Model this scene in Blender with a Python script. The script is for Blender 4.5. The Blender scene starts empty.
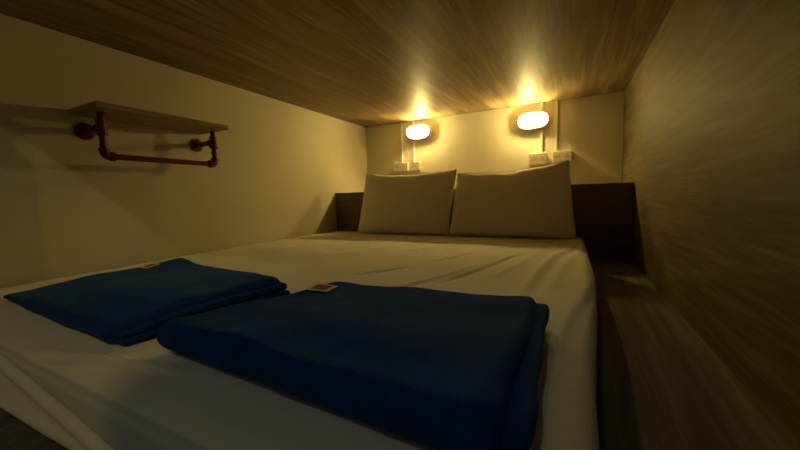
import bpy, bmesh, math, random
from mathutils import Vector, Matrix, noise
random.seed(4)
sc = bpy.context.scene
col = sc.collection

# ------------------------------------------------------------------ room numbers (metres, lens at the origin)
XL, XR = -1.584, 0.298          # side walls
YH = 2.512                      # head wall
ZC, ZF = 0.600, -0.372          # ceiling, sleeping platform
YB = 2.044                      # front of the boxed-in headboard
ZB = -0.245                     # top of the mattress
YF = 0.187                      # foot of the mattress

# ------------------------------------------------------------------ materials
def mat(name):
    m = bpy.data.materials.new(name); m.use_nodes = True
    nt = m.node_tree; b = nt.nodes['Principled BSDF']
    return m, nt, b

def N(nt, kind, **kw):
    n = nt.nodes.new(kind)
    for k, v in kw.items():
        if k in n.inputs.keys(): n.inputs[k].default_value = v
        else: setattr(n, k, v)
    return n

def ramp(nt, stops):
    r = nt.nodes.new('ShaderNodeValToRGB'); e = r.color_ramp.elements
    while len(e) < len(stops): e.new(0.5)
    for i, (p, c) in enumerate(stops): e[i].position = p; e[i].color = (*c, 1)
    return r

def coords(nt, scale, rot=(0, 0, 0)):
    t = N(nt, 'ShaderNodeTexCoord'); mp = N(nt, 'ShaderNodeMapping')
    mp.inputs['Scale'].default_value = scale; mp.inputs['Rotation'].default_value = rot
    nt.links.new(t.outputs['Object'], mp.inputs['Vector']); return mp

def wood(name, dark, mid, light, rough, spec=0.5, scale=(26, 1.1, 26), bump=0.12):
    m, nt, b = mat(name); L = nt.links.new
    mp = coords(nt, scale)
    w = coords(nt, (2.2, 0.9, 2.2))
    wn = N(nt, 'ShaderNodeTexNoise', Scale=1.0, Detail=2.0)
    L(w.outputs[0], wn.inputs['Vector'])
    add = N(nt, 'ShaderNodeVectorMath', operation='MULTIPLY_ADD')
    add.inputs[1].default_value = (5.0, 0.0, 5.0)
    L(wn.outputs['Color'], add.inputs[0]); L(mp.outputs[0], add.inputs[2])
    n1 = N(nt, 'ShaderNodeTexNoise', Scale=1.0, Detail=7.0, Roughness=0.62, Distortion=0.5)
    L(add.outputs[0], n1.inputs['Vector'])
    mp2 = coords(nt, (scale[0] * 5, scale[1] * 2.4, scale[2] * 5))
    n2 = N(nt, 'ShaderNodeTexNoise', Scale=1.0, Detail=4.0, Roughness=0.6)
    L(mp2.outputs[0], n2.inputs['Vector'])
    mx = N(nt, 'ShaderNodeMix', data_type='FLOAT'); mx.inputs[0].default_value = 0.42
    L(n1.outputs['Fac'], mx.inputs[2]); L(n2.outputs['Fac'], mx.inputs[3])
    r = ramp(nt, [(0.30, dark), (0.5, mid), (0.70, light)])
    L(mx.outputs[0], r.inputs[0]); L(r.outputs[0], b.inputs['Base Color'])
    b.inputs['Roughness'].default_value = rough
    b.inputs['Specular IOR Level'].default_value = spec
    bp = N(nt, 'ShaderNodeBump', Strength=bump, Distance=0.002)
    L(mx.outputs[0], bp.inputs['Height']); L(bp.outputs[0], b.inputs['Normal'])
    return m

def paint(name, c, c2, rough, nscale=3.0, bump=0.05, spec=0.4, fine=120.0):
    m, nt, b = mat(name); L = nt.links.new
    mp = coords(nt, (1, 1, 1))
    n = N(nt, 'ShaderNodeTexNoise', Scale=nscale, Detail=5.0, Roughness=0.55)
    L(mp.outputs[0], n.inputs['Vector'])
    r = ramp(nt, [(0.35, c), (0.68, c2)])
    L(n.outputs['Fac'], r.inputs[0]); L(r.outputs[0], b.inputs['Base Color'])
    n2 = N(nt, 'ShaderNodeTexNoise', Scale=fine, Detail=3.0)
    L(mp.outputs[0], n2.inputs['Vector'])
    bp = N(nt, 'ShaderNodeBump', Strength=bump, Distance=0.002)
    L(n2.outputs['Fac'], bp.inputs['Height']); L(bp.outputs[0], b.inputs['Normal'])
    b.inputs['Roughness'].default_value = rough
    b.inputs['Specular IOR Level'].default_value = spec
    return m

def cloth(name, c, c2, rough=0.9, sheen=0.2, sheen_tint=(1, 1, 1), fine=500.0, bump=0.15, nscale=9.0, spec=0.2):
    m = paint(name, c, c2, rough, nscale, bump, spec, fine)
    b = m.node_tree.nodes['Principled BSDF']
    b.inputs['Sheen Weight'].default_value = sheen
    b.inputs['Sheen Roughness'].default_value = 0.5
    b.inputs['Sheen Tint'].default_value = (*sheen_tint, 1)
    return m

M = {}
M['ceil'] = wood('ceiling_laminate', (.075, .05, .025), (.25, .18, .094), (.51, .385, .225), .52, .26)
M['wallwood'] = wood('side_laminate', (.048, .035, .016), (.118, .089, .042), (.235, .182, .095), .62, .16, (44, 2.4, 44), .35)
M['boxwood'] = wood('headboard_laminate', (.07, .05, .03), (.13, .095, .06), (.20, .15, .10), .5, .35, (1.2, 30, 30))
M['floorwood'] = wood('platform_laminate', (.065, .056, .046), (.135, .118, .096), (.23, .20, .165), .7, .12)
M['shelfwood'] = wood('shelf_board_wood', (.16, .11, .06), (.28, .20, .12), (.38, .29, .18), .55, .3, (40, 2, 40))
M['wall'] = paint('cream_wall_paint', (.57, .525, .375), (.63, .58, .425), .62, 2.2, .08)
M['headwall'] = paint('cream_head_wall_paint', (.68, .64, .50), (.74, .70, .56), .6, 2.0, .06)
M['sheet'] = cloth('white_cotton_sheet', (.76, .74, .66), (.80, .78, .70), .8, .15)
M['core'] = cloth('mattress_ticking', (.60, .57, .50), (.66, .63, .56), .9, .1)
M['case'] = cloth('pillowcase_cotton', (.82, .78, .68), (.86, .82, .72), .85, .15)
M['fleece'] = cloth('blue_fleece', (.004, .036, .19), (.006, .048, .25), .95, .12, (.3, .62, 1.0), 260.0, .5, 30.0, .05)
M['red'] = paint('red_pipe_paint', (.12, .003, .007), (.16, .005, .010), .5, 25.0, .04)
M['trunk'] = paint('white_trunking_plastic', (.74, .71, .60), (.80, .77, .66), .45, 8.0, .02)
M['plastic'] = paint('ivory_socket_plastic', (.70, .66, .54), (.76, .72, .60), .4, 12.0, .02)
M['hole'] = paint('socket_hole_dark', (.03, .025, .02), (.05, .04, .03), .6)
M['lampbase'] = paint('white_lamp_enamel', (.62, .60, .54), (.68, .66, .60), .4, 8.0, .02)
M['bezel'] = paint('grey_lamp_bezel', (.22, .20, .17), (.27, .25, .21), .4, 8.0, .02)
M['outer'] = paint('bunk_face_paint', (.42, .40, .35), (.48, .46, .40), .6)

def bulb_mat(strength, colour):
    m = bpy.data.materials.new('lit_bulb'); m.use_nodes = True; nt = m.node_tree
    nt.nodes.clear(); e = N(nt, 'ShaderNodeEmission', Strength=strength); e.inputs['Color'].default_value = (*colour, 1)
    o = N(nt, 'ShaderNodeOutputMaterial'); nt.links.new(e.outputs[0], o.inputs[0]); return m
BULB = 1120.0
M['bulb'] = bulb_mat(BULB, (1.0, .745, .24))

def glass_mat(name='frosted_lamp_glass', lo=.24, hi=.30, tint=(.95, .93, .88)):
    m = bpy.data.materials.new(name); m.use_nodes = True; nt = m.node_tree; L = nt.links.new
    nt.nodes.clear()
    tr = N(nt, 'ShaderNodeBsdfTransparent'); tr.inputs['Color'].default_value = (1, .98, .94, 1)
    tl = N(nt, 'ShaderNodeBsdfTranslucent'); tl.inputs['Color'].default_value = (*tint, 1)
    gl = N(nt, 'ShaderNodeBsdfGlossy', Roughness=.15)
    n = N(nt, 'ShaderNodeTexNoise', Scale=40.0)
    r = ramp(nt, [(0.3, (lo, lo, lo)), (.7, (hi, hi, hi))]); L(n.outputs['Fac'], r.inputs[0])
    a = N(nt, 'ShaderNodeMixShader'); L(r.outputs[0], a.inputs[0]); L(tr.outputs[0], a.inputs[1]); L(tl.outputs[0], a.inputs[2])
    f = N(nt, 'ShaderNodeMixShader'); f.inputs[0].default_value = .05; L(a.outputs[0], f.inputs[1]); L(gl.outputs[0], f.inputs[2])
    o = N(nt, 'ShaderNodeOutputMaterial'); L(f.outputs[0], o.inputs[0]); return m
M['glass'] = glass_mat()
M['cap'] = glass_mat('milky_lamp_end', .93, .98, (.62, .60, .55))

def label_mat():
    m, nt, b = mat('woven_label'); L = nt.links.new
    t = N(nt, 'ShaderNodeTexCoord'); s = N(nt, 'ShaderNodeSeparateXYZ'); L(t.outputs['UV'], s.inputs[0])
    n = N(nt, 'ShaderNodeTexNoise', Scale=9.0, Detail=2.0); L(t.outputs['UV'], n.inputs['Vector'])
    r = ramp(nt, [(.40, (.42, .05, .03)), (.55, (.16, .06, .04)), (.70, (.45, .40, .33))]); r.color_ramp.interpolation = 'LINEAR'
    L(n.outputs['Fac'], r.inputs[0])
    # white woven border round the printed field
    def band(out, lo, hi):
        g = N(nt, 'ShaderNodeMath', operation='GREATER_THAN'); g.inputs[1].default_value = lo; L(out, g.inputs[0])
        l = N(nt, 'ShaderNodeMath', operation='LESS_THAN'); l.inputs[1].default_value = hi; L(out, l.inputs[0])
        q = N(nt, 'ShaderNodeMath', operation='MULTIPLY'); L(g.outputs[0], q.inputs[0]); L(l.outputs[0], q.inputs[1]); return q
    p = N(nt, 'ShaderNodeMath', operation='MULTIPLY')
    L(band(s.outputs['X'], .12, .80).outputs[0], p.inputs[0]); L(band(s.outputs['Y'], .18, .86).outputs[0], p.inputs[1])
    mx = N(nt, 'ShaderNodeMix', data_type='RGBA'); mx.inputs[6].default_value = (.72, .68, .60, 1)
    L(p.outputs[0], mx.inputs[0]); L(r.outputs[0], mx.inputs[7]); L(mx.outputs[2], b.inputs['Base Color'])
    b.inputs['Roughness'].default_value = .7
    return m
M['label'] = label_mat()

# ------------------------------------------------------------------ mesh helpers
def obj(name, bm, m, parent=None, smooth=False, bevel=None, sub=None):
    me = bpy.data.meshes.new(name); bmesh.ops.recalc_face_normals(bm, faces=bm.faces); bm.to_mesh(me); bm.free()
    if smooth:
        for p in me.polygons: p.use_smooth = True
    me.materials.append(m)
    o = bpy.data.objects.new(name, me); col.objects.link(o)
    if parent: o.parent = parent
    if bevel:
        b = o.modifiers.new('edge', 'BEVEL'); b.width = bevel; b.segments = 3; b.limit_method = 'ANGLE'
    if sub:
        s = o.modifiers.new('sub', 'SUBSURF'); s.levels = sub; s.render_levels = sub
    return o

def tag(o, label, cat, group=None, kind=None):
    o['label'] = label; o['category'] = cat
    if group: o['group'] = group
    if kind: o['kind'] = kind
    return o

def thing(name, loc, label, cat, group=None):
    o = bpy.data.objects.new(name, None); col.objects.link(o); o.location = loc; o.empty_display_size = .05
    return tag(o, label, cat, group)

def box(bm, lo, hi):
    lo, hi = Vector(lo), Vector(hi); c = (lo + hi) / 2; d = hi - lo
    bmesh.ops.create_cube(bm, size=1, matrix=Matrix.Translation(c) @ Matrix.Diagonal((*d, 1)))

def tube(bm, a, b, r, seg=20, r2=None):
    a, b = Vector(a), Vector(b); d = b - a
    q = d.to_track_quat('Z', 'Y').to_matrix().to_4x4()
    bmesh.ops.create_cone(bm, cap_ends=True, segments=seg, radius1=r, radius2=r if r2 is None else r2, depth=d.length,
                          matrix=Matrix.Translation((a + b) / 2) @ q)

def lathe(bm, base, axis, prof, seg=28):
    """prof: list of (distance along axis, radius)"""
    base = Vector(base); ax = Vector(axis).normalized(); q = ax.to_track_quat('Z', 'Y').to_matrix()
    rings = []
    for t, r in prof:
        rings.append([bm.verts.new(base + q @ Vector((r * math.cos(2 * math.pi * k / seg), r * math.sin(2 * math.pi * k / seg), t))) for k in range(seg)])
    for A, B in zip(rings, rings[1:]):
        for k in range(seg): bm.faces.new((A[k], A[(k + 1) % seg], B[(k + 1) % seg], B[k]))
    bm.faces.new(rings[0]); bm.faces.new(rings[-1])

def rounded(bm, lo, hi, r, n, warp=None, skip_bottom=False):
    """box with all edges rounded to radius r, each face a grid of n cells; warp(p, normal) -> moved point"""
    lo, hi = Vector(lo), Vector(hi); il, ih = lo + Vector((r, r, r)), hi - Vector((r, r, r))
    for k in range(3):
        if il[k] > ih[k]: il[k] = ih[k] = (lo[k] + hi[k]) / 2
    cache = {}
    def ticks(k):                                   # denser towards the rounded edges
        L = hi[k] - lo[k]; e = [r * (1 - math.cos(i * math.pi / 8)) * .62 for i in range(5)] if L > 2.4 * r else []
        if not e: return [lo[k] + L * i / max(n[k], 6) for i in range(max(n[k], 6) + 1)]
        a = [lo[k] + v for v in e]; b = [hi[k] - v for v in reversed(e)]
        m = [a[-1] + (b[0] - a[-1]) * i / n[k] for i in range(1, n[k])]
        return a + m + b
    T = [ticks(k) for k in range(3)]
    def vert(p):
        key = tuple(round(c, 6) for c in p)
        if key in cache: return cache[key]
        c = Vector([min(max(p[k], il[k]), ih[k]) for k in range(3)]); d = Vector(p) - c
        nrm = d.normalized() if d.length > 1e-9 else Vector((0, 0, 1))
        q = c + nrm * r if d.length > 1e-9 else Vector(p)
        if warp: q = warp(q, nrm)
        v = bm.verts.new(q); cache[key] = v; return v
    for ax in range(3):
        u, w = (ax + 1) % 3, (ax + 2) % 3
        for side in (0, 1):
            if skip_bottom and ax == 2 and side == 0: continue
            for i in range(len(T[u]) - 1):
                for j in range(len(T[w]) - 1):
                    vs = []
                    for a, b in ((i, j), (i + 1, j), (i + 1, j + 1), (i, j + 1)):
                        p = [0, 0, 0]; p[ax] = (lo, hi)[side][ax]; p[u] = T[u][a]; p[w] = T[w][b]; vs.append(vert(p))
                    if len(set(vs)) == 4: bm.faces.new(vs)

def sm(a, b, x):
    t = min(max((x - a) / (b - a), 0), 1); return t * t * (3 - 2 * t)

# ------------------------------------------------------------------ the setting
def struct(name, boxes, m, label, cat, bevel=None):
    bm = bmesh.new()
    for lo, hi in boxes: box(bm, lo, hi)
    return tag(obj(name, bm, m, bevel=bevel), label, cat, kind='structure')

struct('floor', [((XL, -.02, ZF - .05), (XR, YH, ZF))], M['floorwood'], 'wooden sleeping platform under the mattress', 'floor')
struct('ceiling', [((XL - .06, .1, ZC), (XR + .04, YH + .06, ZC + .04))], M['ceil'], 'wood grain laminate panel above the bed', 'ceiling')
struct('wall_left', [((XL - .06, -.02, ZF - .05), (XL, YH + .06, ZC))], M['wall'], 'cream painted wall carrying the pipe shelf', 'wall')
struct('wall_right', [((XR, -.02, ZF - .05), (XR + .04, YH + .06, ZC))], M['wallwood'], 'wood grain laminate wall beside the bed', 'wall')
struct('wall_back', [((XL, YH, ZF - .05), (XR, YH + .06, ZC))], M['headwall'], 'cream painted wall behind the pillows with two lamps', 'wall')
# the open foot end: a jamb on the left, a fascia under the ceiling, and unseen panels added to block corridor lamp light
struct('wall_front', [((XL, .12, ZF), (-1.28, .15, ZC)), ((-1.28, .12, .516), (XR, .15, ZC))], M['outer'],
       'bunk face round the open foot end', 'wall')
struct('light_blockers', [((-.245, -.64, -1.2), (.70, -.60, 1.75)), ((-.07, -.16, -1.2), (.70, -.12, .60))], M['outer'],
       'unseen panels added outside the open foot end to block corridor light', 'wall')

# ------------------------------------------------------------------ boxed-in headboard
hb = thing('headboard', ((XL + XR) / 2, YB, ZF), 'wood laminate boxed ledge behind the two pillows, spanning wall to wall', 'headboard')
def hbox(name, lo, hi):
    bm = bmesh.new(); o = Vector(hb.location); box(bm, Vector(lo) - o, Vector(hi) - o)
    return obj(name, bm, M['boxwood'], hb, bevel=.0015)
hbox('front_panel', (XL + .002, YB, ZF + .001), (XR - .002, YB + .018, .015))
hbox('top_panel', (XL + .002, YB - .002, .0155), (XR - .002, YH - .002, .0335))

# ------------------------------------------------------------------ mattress with its fitted sheet
mt = thing('mattress', (-.76, 1.1, ZF), 'wide low mattress in a white fitted sheet on the wooden platform', 'mattress')
MO = Vector(mt.location)
creases = [((-.406, .788), (-.271, 1.14), .0045, .012), ((-.456, 1.114), (-.359, 1.368), .004, .010), ((-.326, .886), (-.169, 1.378), .006, .013),
           ((-.103, .845), (-.022, 1.636), .006, .018), ((-.05, .95), (.02, 1.74), .0035, .016), ((-.20, 1.0), (-.05, 1.60), .0025, .016),
           ((-.60, .86), (-.50, 1.05), .004, .012), ((-.70, 1.2), (-.55, 1.5), .003, .014), ((-.95, 1.05), (-.75, 1.45), .003, .016),
           ((-.02, .45), (.015, 1.05), .004, .014), ((-1.35, 1.0), (-1.05, 1.6), .003, .02), ((-.9, .19), (-.45, .27), .004, .012)]
def crease(x, y):
    h = 0
    for (ax, ay), (bx, by), A, w in creases:
        dx, dy = bx - ax, by - ay; L2 = dx * dx + dy * dy
        t = ((x - ax) * dx + (y - ay) * dy) / L2
        if t < -.15 or t > 1.15: continue
        tt = min(max(t, 0), 1); L = math.sqrt(L2)
        d = ((x - ax) * dy - (y - ay) * dx) / L + .006 * math.sin(t * 5 + ax * 9)
        fade = sm(-.15, .2, t) * (1 - sm(.7, 1.15, t))
        w *= .6; h += 1.15 * A * fade * (math.exp(-(d / w) ** 2) - .6 * math.exp(-((d - 1.7 * w) / (1.3 * w)) ** 2))
    return h
def sheet_warp(p, n):
    x, y, z = p
    q = p.copy()
    # the long edge swells a little away from the foot
    if x > -.1: q.x += .045 * sm(.3, 1.2, y) * sm(-.1, .03, x)
    top = max(n.z, 0)
    q.z += top * (crease(x, y) + .0025 * noise.noise(Vector((x * 4, y * 4, 0))) + .006 * noise.noise(Vector((x * 1.3, y * 1.3, 3))))
    q.z -= top * .006 * sm(1.70, 2.0, y)
    side = 1 - abs(n.z)
    if side > .3 and z < ZB - .015:
        # hanging folds, plus the elastic gathering near the bottom
        f = (noise.noise(Vector((x * 9, y * 9, z * 5))) * .006 + noise.noise(Vector((x * 30, y * 30, z * 2))) * .0015 * sm(ZB, ZF, z)) * (.3 if n.y < -.5 else 1)
        if n.y < -.5:
            zc = -.294 - .04 * (x + .884) / .314 * .99       # slanting gather line along the foot
            f += .0045 * math.exp(-((z - max(zc, -.345)) / .006) ** 2) - .007 * math.exp(-((z - max(zc, -.345) - .014) / .008) ** 2) + .034 * (1 - sm(ZF, max(zc, -.345), z))
        if n.x > .5: f = .4 * f + .0012 * math.sin(y * 26 + 3 * math.sin(y * 7))
        f *= side
        if n.x < -.5: f = min(f, 0)
        q += Vector((n.x, n.y, 0)) * f
    # piping ridge where the top panel meets the border
    if n.y < -.2 and n.z > .15: q += n * .006 * math.exp(-((n.z - .72) / .16) ** 2)
    if q.x < XL + .003: q.x = XL + .003
    return q - MO
bm = bmesh.new(); rounded(bm, (XL + .006, YF, ZF + .004), (.032, YB - .006, ZB), .030, (190, 220, 36), sheet_warp, skip_bottom=True)
obj('fitted_sheet', bm, M['sheet'], mt, smooth=True)
bm = bmesh.new(); rounded(bm, Vector((XL + .02, YF + .02, ZF + .001)), Vector((.010, YB - .02, ZB - .02)), .02, (12, 12, 3), lambda p, n: p - MO)
obj('mattress_core', bm, M['core'], mt, smooth=True)

# ------------------------------------------------------------------ pillows
def pillow(name, bl, br, tr, tl, yb, yt, T, seed, label, corners=(.0, .0)):
    """outline given as (x, z) corners; the slab leans from y = yb at the bottom to yt at the top"""
    t = thing(name, ((bl[0] + br[0]) / 2, yb, ZB), label, 'pillow', 'pillows leaning on the headboard')
    O = Vector(t.location); nu, nv = 56, 40
    bm = bmesh.new(); grids = []
    for side in (-1, 1):
        g = []
        for j in range(nv + 1):
            row = []
            for i in range(nu + 1):
                u, v = i / nu, j / nv; U, V = 2 * u - 1, 2 * v - 1
                x = (bl[0] * (1 - u) + br[0] * u) * (1 - v) + (tl[0] * (1 - u) + tr[0] * u) * v
                z = (bl[1] * (1 - u) + br[1] * u) * (1 - v) + (tl[1] * (1 - u) + tr[1] * u) * v
                # sides pull in between the pointed corners
                x -= .004 * (1 - V * V) * (abs(U) ** 3) * (1 if U > 0 else -1)
                z -= (.022 + .010 * noise.noise(Vector((u * 5, seed, 2)))) * (1 - abs(U) ** 2.2) * max(V, 0) ** 3
                z += .004 * noise.noise(Vector((u * 11, seed, 8))) * max(V, 0) ** 4
                th = T * ((1 - abs(U) ** 3.2) ** .55) * ((1 - abs(V) ** 2.6) ** .55) if abs(U) < 1 and abs(V) < 1 else 0
                th *= 1.06 - .30 * v
                y = yb + (yt - yb) * v
                k = side * th * .5
                if side < 0 and th > 0:
                    k -= .010 * noise.noise(Vector((u * 3.5, v * 3, seed))) * min(1, th / .05)
                    # gathers running in from the edges
                    ed = math.exp(-((1 - abs(V)) / .22) ** 2)
                    k += .0035 * ed * math.sin(u * 34 + seed * 3 + 2 * math.sin(u * 9)) * min(1, th / .03)
                    ed = math.exp(-((1 - abs(U)) / .16) ** 2)
                    k += .0025 * ed * math.sin(v * 24 + seed) * min(1, th / .03)
                row.append(bm.verts.new(Vector((x, y + k, z)) - O))
            g.append(row)
        grids.append(g)
    for s, g in enumerate(grids):
        for j in range(nv):
            for i in range(nu):
                bm.faces.new((g[j][i], g[j][i + 1], g[j + 1][i + 1], g[j + 1][i]))
    bmesh.ops.remove_doubles(bm, verts=bm.verts, dist=1e-5)
    obj('pillow_case', bm, M['case'], t, smooth=True)
    # seam cord along the four edges
    cb = bmesh.new(); pts = []
    def edge(f, k):
        for i in range(k): pts.append(f(i / k))
    def P(u, v):
        U, V = 2 * u - 1, 2 * v - 1
        x = (bl[0] * (1 - u) + br[0] * u) * (1 - v) + (tl[0] * (1 - u) + tr[0] * u) * v
        z = (bl[1] * (1 - u) + br[1] * u) * (1 - v) + (tl[1] * (1 - u) + tr[1] * u) * v
        x -= .004 * (1 - V * V) * (abs(U) ** 3) * (1 if U > 0 else -1)
        z -= (.022 + .010 * noise.noise(Vector((u * 5, seed, 2)))) * (1 - abs(U) ** 2.2) * max(V, 0) ** 3
        z += .004 * noise.noise(Vector((u * 11, seed, 8))) * max(V, 0) ** 4
        return Vector((x, yb + (yt - yb) * v, z)) - O
    edge(lambda a: P(a, 0), 40); edge(lambda a: P(1, a), 30); edge(lambda a: P(1 - a, 1), 40); edge(lambda a: P(0, 1 - a), 30)
    n = len(pts); rings = []
    for i in range(n):
        d = (pts[(i + 1) % n] - pts[i - 1]).normalized(); q = d.to_track_quat('Z', 'Y').to_matrix()
        rings.append([cb.verts.new(pts[i] + q @ Vector((.0024 * math.cos(a), .0024 * math.sin(a), 0))) for a in [k * math.pi / 3 for k in range(6)]])
    for i in range(n):
        A, B = rings[i], rings[(i + 1) % n]
        best = min(range(6), key=lambda s: sum((A[k].co - B[(k + s) % 6].co).length for k in range(6)))
        for k in range(6): cb.faces.new((A[k], A[(k + 1) % 6], B[(k + 1 + best) % 6], B[(k + best) % 6]))
    obj('seam', cb, M['case'], t, smooth=True)
    return t
pillow('pillow', (-1.285, -.240), (-.640, -.240), (-.621, .152), (-1.282, .162), 1.890, 2.02, .145, 1.3,
       'white cotton pillow leaning on the headboard, the left of the pair')
pillow('pillow', (-.634, -.240), (.037, -.240), (.000, .164), (-.614, .130), 1.890, 2.02, .145, 5.7,
       'white cotton pillow with a peaked upper corner, the right of the pair')

# ------------------------------------------------------------------ folded fleece blankets
def quadmap(Q):
    FL, FR, BR, BL = [Vector((*q, 0)) for q in Q]
    return lambda u, v: (FL * (1 - u) + FR * u) * (1 - v) + (BL * (1 - u) + BR * u) * v
def blanket(Q, H, seed, label, height, under, tag_uv, tag_size, tag_rot):
    F = quadmap(Q); c = F(.5, .5)
    t = thing('fleece_blanket', (c.x, c.y, ZB + .004), label, 'blanket', 'folded blue blankets on the bed')
    O = Vector(t.location); W, D = .62, .36
    z0 = ZB + .004
    def top_warp(p, n):
        u, v = p.x / W, p.y / D; h = p.z / H
        b = F(u, v); k = height(u, v)
        wav = .006 * noise.noise(Vector((u * 3.2, v * 2.6, seed))) + .003 * noise.noise(Vector((u * 8, v * 6, seed + 4)))
        z = h * H * k + wav * max(h, 0) ** 2
        e = .006 * noise.noise(Vector((u * 4, v * 4, seed + 9)))
        return Vector((b.x + e * n.x, b.y + e * n.y, z0 + z)) - O
    bm = bmesh.new(); rounded(bm, (0, 0, 0), (W, D, H), min(H * .46, .030), (60, 40, 8), top_warp)
    obj('top_fold', bm, M['fleece'], t, smooth=True)
    for (lo, hi, ur, vb, r) in under:
        def w2(p, n, ur=ur, vb=vb):
            u, v = p.x / W, p.y / D
            b = F(u, v); k = height(min(u, 1), min(v, 1))
            e = .004 * noise.noise(Vector((u * 5, v * 6, seed + lo * 200)))
            return Vector((b.x + e * n.x, b.y + e * n.y, z0 + p.z * k)) - O
        bm = bmesh.new(); rounded(bm, (W * .35, D * .04, lo * H), (W + ur, D + vb, hi * H), r, (24, 24, 4), w2)
        obj('lower_fold', bm, M['fleece'], t, smooth=True)
    # woven label lying on the top near the far left corner
    tu, tv = tag_uv; b = F(tu, tv); bm = bmesh.new(); uvl = bm.loops.layers.uv.new('UVMap')
    R = Matrix.Rotation(tag_rot, 3, 'Z'); nx, ny = 8, 6; g = []
    FLq = [Vector((*q, 0)) for q in Q]
    def top_z(x, y):                                  # height of the blanket's top under (x, y)
        u, v = tu, tv
        for _ in range(25):
            d = F(u, v) - Vector((x, y, 0))
            J1 = (F(u + 1e-3, v) - F(u, v)) / 1e-3; J2 = (F(u, v + 1e-3) - F(u, v)) / 1e-3
            det = J1.x * J2.y - J1.y * J2.x
            u -= (d.x * J2.y - d.y * J2.x) / det; v -= (J1.x * d.y - J1.y * d.x) / det
        wav = .006 * noise.noise(Vector((u * 3.2, v * 2.6, seed))) + .003 * noise.noise(Vector((u * 8, v * 6, seed + 4)))
        return z0 + H * height(u, v) + wav
    for j in range(ny + 1):
        row = []
        for i in range(nx + 1):
            q = R @ Vector(((i / nx - .5) * tag_size[0], (j / ny - .5) * tag_size[1], 0))
            x, y = b.x + q.x, b.y + q.y
            row.append((bm.verts.new(Vector((x, y, top_z(x, y) + .0022)) - O), (i / nx, j / ny)))
        g.append(row)
    for j in range(ny):
        for i in range(nx):
            vs = [g[j][i], g[j][i + 1], g[j + 1][i + 1], g[j + 1][i]]
            f = bm.faces.new([a[0] for a in vs])
            for l, a in zip(f.loops, vs): l[uvl].uv = a[1]
    o = obj('care_label', bm, M['label'], t); s = o.modifiers.new('thick', 'SOLIDIFY'); s.thickness = .0012; s.offset = 0
    o['label'] = 'small white and red woven label'
    return t
blanket([(-1.335, .285), (-.690, .256), (-.626, .590), (-1.275, .700)], .052, 2.1,
        'folded blue fleece blanket lying nearest the cream wall',
        lambda u, v: (.50 + .45 * sm(.0, .8, u)) * (.55 + .45 * sm(.0, .45, v)) + .42 * math.exp(-(((u - .14) / .13) ** 2 + ((v - .98) / .22) ** 2)),
        [(0, .34, .016, .006, .008), (.36, .70, .010, .004, .008)], (.115, .74), (.062, .04), -.12)
blanket([(-.605, .282), (-.045, .258), (-.043, .628), (-.455, .585)], .056, 7.4,
        'folded blue fleece blanket lying nearest the wood wall, its red label at the far corner',
        lambda u, v: .92 + .08 * sm(0, .4, v) - .12 * math.exp(-(((u - .86) / .10) ** 2 + ((v - .62) / .13) ** 2)) + .10 * math.exp(-(((u - .04) / .14) ** 2 + ((v - .98) / .18) ** 2)) + .10 * math.exp(-(((u - .97) / .12) ** 2 + ((v - .93) / .15) ** 2)),
        [(0, .36, .014, .008, .010), (.36, .72, .022, .003, .010)], (.09, .78), (.055, .036), .02)

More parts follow.
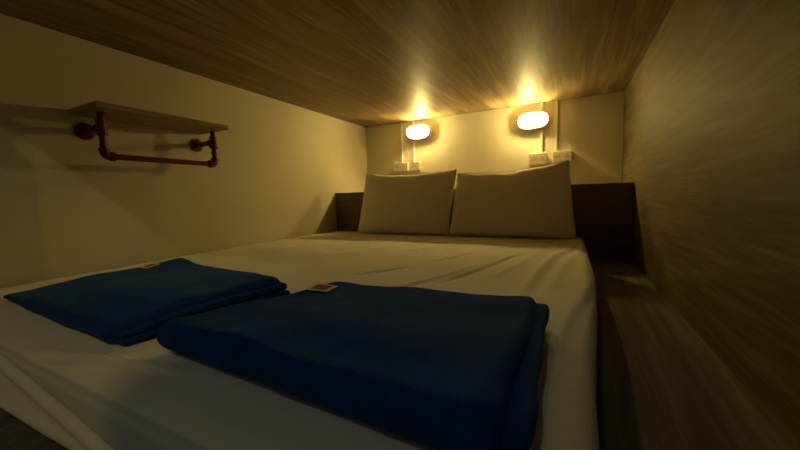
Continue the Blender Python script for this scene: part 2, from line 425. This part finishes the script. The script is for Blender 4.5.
# ------------------------------------------------------------------ pipe shelf on the left wall
ps = thing('wall_shelf', (XL, .795, .30), 'wooden shelf board on red pipe brackets with a hanging rail, on the cream wall', 'shelf')
PO = Vector(ps.location)
bm = bmesh.new(); box(bm, Vector((XL + .001, .548, .3185)) - PO, Vector((-1.372, 1.022, .336)) - PO)
obj('board', bm, M['shelfwood'], ps, bevel=.0015)
XP, ZA, ZR, PR = -1.455, .266, .168, .0105
for y in (.59, 1.0):
    s = 1 if y < .8 else -1
    bm = bmesh.new(); lathe(bm, Vector((XL + .0005, y, ZA)) - PO, (1, 0, 0), [(0, .030), (.006, .030), (.0075, .028), (.008, .018), (.022, .0165), (.024, .014)])
    for k in range(4):
        a = math.pi / 4 + k * math.pi / 2; c = Vector((XL + .0075, y + .0225 * math.cos(a), ZA + .0225 * math.sin(a))) - PO
        tube(bm, c, c + Vector((.003, 0, 0)), .004, 8)
    obj('flange', bm, M['red'], ps, bevel=None)
    bm = bmesh.new(); tube(bm, Vector((XL + .02, y, ZA)) - PO, Vector((XP, y, ZA)) - PO, PR)
    obj('arm', bm, M['red'], ps, smooth=False)
    bm = bmesh.new(); tube(bm, Vector((XP, y, ZR)) - PO, Vector((XP, y, .318)) - PO, PR)
    obj('post', bm, M['red'], ps)
    bm = bmesh.new()                                                    # tee fitting
    lathe(bm, Vector((XP, y, ZA - .027)) - PO, (0, 0, 1), [(0, .0125), (.001, .0165), (.010, .0165), (.011, .014), (.043, .014), (.044, .0165), (.053, .0165), (.054, .0125)])
    lathe(bm, Vector((XP, y, ZA)) - PO, (-1, 0, 0), [(0, .013), (.017, .013), (.018, .0165), (.027, .0165), (.028, .0125)])
    obj('tee_fitting', bm, M['red'], ps)
    bm = bmesh.new()                                                    # elbow fitting
    rings = []; R0 = .017
    for i in range(9):
        a = i / 8 * math.pi / 2
        c = Vector((XP, y + s * (R0 - R0 * math.cos(a)), ZR + R0 - R0 * math.sin(a))) - PO
        tdir = Vector((0, s * math.sin(a), -math.cos(a))); nrm = tdir.cross(Vector((1, 0, 0)))
        rings.append([bm.verts.new(c + .014 * (math.cos(k * math.pi / 8) * Vector((1, 0, 0)) + math.sin(k * math.pi / 8) * nrm)) for k in range(16)])
    for A, B in zip(rings, rings[1:]):
        for k in range(16): bm.faces.new((A[k], A[(k + 1) % 16], B[(k + 1) % 16], B[k]))
    bm.faces.new(rings[0]); bm.faces.new(rings[-1])
    lathe(bm, Vector((XP, y, ZR + R0)) - PO, (0, 0, 1), [(0, .0165), (.010, .0165), (.011, .0125)])
    lathe(bm, Vector((XP, y + s * R0, ZR)) - PO, (0, s, 0), [(0, .0165), (.012, .0165), (.013, .0125)])
    obj('elbow_fitting', bm, M['red'], ps)
bm = bmesh.new(); tube(bm, Vector((XP, .605, ZR)) - PO, Vector((XP, .985, ZR)) - PO, PR)
obj('hanging_rail', bm, M['red'], ps)
for o in ps.children:
    if o.name.split('.')[0] != 'board':
        o['label'] = 'red painted pipe ' + o.name.split('.')[0].replace('_', ' ')
        for p in o.data.polygons: p.use_smooth = len(p.vertices) == 4
        b = o.modifiers.new('es', 'EDGE_SPLIT'); b.split_angle = math.radians(40)

# ------------------------------------------------------------------ bulkhead lamps on the head wall
def stadium(rx, rz, k=40, e=2.6):
    pts = []
    for i in range(k):
        a = 2 * math.pi * i / k; c, s = math.cos(a), math.sin(a)
        pts.append((rx * math.copysign(abs(c) ** (2 / e), c), rz * math.copysign(abs(s) ** (2 / e), s)))
    return pts
def loft(bm, sections, cap0=True, cap1=True):
    """sections: (y, scale_x, scale_z) of a stadium outline"""
    rings = []
    for y, rx, rz in sections: rings.append([bm.verts.new((x, y, z)) for x, z in stadium(rx, rz)])
    for A, B in zip(rings, rings[1:]):
        n = len(A)
        for k in range(n): bm.faces.new((A[k], A[(k + 1) % n], B[(k + 1) % n], B[k]))
    if cap0: bm.faces.new(rings[0])
    if cap1: bm.faces.new(rings[-1])
def lamp(x, z, side, label):
    """side = +1: lampholder on the right end of the oval, bulb towards the left"""
    t = thing('bulkhead_lamp', (x, YH, z), label, 'lamp', 'oval bulkhead lamps on the head wall')
    bm = bmesh.new(); loft(bm, [(-.0005, .0955, .0545), (-.018, .0975, .0565), (-.022, .0965, .0555)])
    obj('base', bm, M['lampbase'], t)
    bm = bmesh.new()
    a = [(-.0225, .097, .056), (-.042, .099, .058), (-.045, .097, .056), (-.045, .0945, .0525), (-.0225, .0945, .0525), (-.0225, .097, .056)]
    loft(bm, a, False, False); bmesh.ops.remove_doubles(bm, verts=bm.verts, dist=1e-6)
    obj('bezel', bm, M['bezel'], t)
    def dome(x0, x1, grow, r0, close):                 # slice of the oval dome between x0 and x1
        bm = bmesh.new(); nx, na = 14, 20; g = []
        for i in range(nx + 1):
            xx = x0 + (x1 - x0) * i / nx
            k = max(1 - abs(xx / (.092 + grow)) ** 3.4, 0) ** (1 / 2.4)
            g.append([bm.verts.new((xx, -.033 - (.072 + grow) * k * math.sin(math.pi * j / na) ** .8, (.050 + grow) * k * math.cos(math.pi * j / na))) for j in range(na + 1)])
        for i in range(nx):
            for j in range(na): bm.faces.new((g[i][j], g[i + 1][j], g[i + 1][j + 1], g[i][j + 1]))
        if close: bm.faces.new(g[0] if abs(x0) < abs(x1) else g[-1])
        bmesh.ops.remove_doubles(bm, verts=bm.verts, dist=1e-5)
        return bm
    obj('glass_cover', dome(-side * .092, side * .030, 0, 0, False), M['glass'], t, smooth=True)
    obj('end_cap', dome(side * .0305, side * .0945, .0025, 0, False), M['cap'], t, smooth=True)
    bx = -side * .034                                  # tubular bulb standing out from the base
    bm = bmesh.new(); lathe(bm, (bx, -.038, 0), (0, -1, 0), [(0, .0125), (.040, .0125), (.046, .0105), (.050, .006), (.0515, .001)], 14)
    obj('bulb', bm, M['bulb'], t, smooth=True)
    bm = bmesh.new(); lathe(bm, (bx, -.0225, 0), (0, -1, 0), [(0, .020), (.006, .019), (.0145, .016), (.015, .013)], 20)
    obj('bulb_holder', bm, M['lampbase'], t)
    return t
lamp(-1.070, .500, -1, 'lit oval bulkhead lamp on the cream wall above the left pillow')
lamp(-.222, .483, 1, 'lit oval bulkhead lamp on the cream wall above the right pillow')

# ------------------------------------------------------------------ trunking and sockets
def trunk(x, z0, label, w=.016, gap=None):
    bm = bmesh.new()
    for a, b in ([(z0, ZC - .001)] if not gap else [(z0, gap[0]), (gap[1], ZC - .001)]):      # runs up to the lamp and on from it
        box(bm, (x - w / 2, YH - .013, a), (x + w / 2, YH - .0003, b))
    return tag(obj('cable_trunking', bm, M['trunk'], bevel=.002), label, 'cable trunking', 'cable trunking strips on the head wall')
trunk(-1.236, .274, 'narrow white cable trunking left of the left lamp, down to a double socket')
trunk(-1.128, .272, 'narrow white cable trunking passing behind the left lamp to a small socket', gap=(.454, .540))
trunk(-.170, .262, 'narrow white cable trunking passing behind the right lamp to a socket', gap=(.438, .524))
trunk(-.077, .264, 'narrow white cable trunking right of the right lamp, nearest the wood wall')
def socket(x, z, w, h, label, outlets):
    t = thing('wall_socket', (x, YH, z), label, 'socket', 'surface sockets on the head wall')
    bm = bmesh.new(); box(bm, (-w / 2, -.030, -h / 2), (w / 2, -.0005, h / 2)); obj('back_box', bm, M['plastic'], t, bevel=.004)
    bm = bmesh.new(); box(bm, (-w / 2 - .002, -.037, -h / 2 - .002), (w / 2 + .002, -.0305, h / 2 + .002)); obj('face_plate', bm, M['plastic'], t, bevel=.003)
    for ox in outlets:
        bm = bmesh.new()
        for sx in (-.009, .009): tube(bm, (ox + sx, -.0385, .0), (ox + sx, -.0365, .0), .0030, 10)
        box(bm, (ox - .0022, -.0385, .010), (ox + .0022, -.0365, .015))
        obj('outlet_holes', bm, M['hole'], t)['label'] = 'dark socket holes'
    return t
socket(-1.240, .236, .128, .070, 'ivory double wall socket above the left pillow, left of the small one', (-.030, .030))
socket(-1.110, .236, .074, .066, 'small ivory wall socket under the left lamp', (0,))
socket(-.190, .223, .112, .074, 'ivory wall socket under the right lamp', (-.026, .026))
socket(-.040, .228, .110, .070, 'ivory wall socket above the peaked corner of the right pillow', (-.026, .026))

# ------------------------------------------------------------------ light
def lamp_light(name, loc, energy, colour, size):
    ld = bpy.data.lights.new(name, 'POINT'); ld.energy = energy; ld.color = colour; ld.shadow_soft_size = size
    lo = bpy.data.objects.new(name, ld); lo.location = loc; col.objects.link(lo)
lamp_light('corridor_ceiling_lamp', (-.12, -1.0, 1.573), 11.0, (1.0, .72, .18), .022)    # warm light down the corridor
lamp_light('corridor_cool_lamp', (-.20, -.50, 1.114), 2.3, (.93, 1.0, .80), .02)        # greenish lamp over the opening
w = bpy.data.worlds.new('night'); sc.world = w; w.use_nodes = True
w.node_tree.nodes['Background'].inputs[0].default_value = (.9, .9, .7, 1)
w.node_tree.nodes['Background'].inputs[1].default_value = .03

# ------------------------------------------------------------------ camera
cd = bpy.data.cameras.new('camera'); cam = bpy.data.objects.new('camera', cd); col.objects.link(cam)
cd.sensor_fit = 'HORIZONTAL'; cd.sensor_width = 36; cd.lens = 331.9093 / 800 * 36; cd.clip_start = .01
cam.matrix_world = Matrix(((0.8922464, -0.0140797, 0.4513294, 0), (0.4506307, 0.0914725, -0.8880117, 0), (-0.0287813, 0.9957081, 0.0879607, 0), (0, 0, 0, 1)))
sc.camera = cam

vs = sc.view_settings
sc.display_settings.display_device = 'sRGB'
vs.view_transform = 'Standard'; vs.look = 'None'; vs.gamma = 1; vs.exposure = 0
vs.use_curve_mapping = False
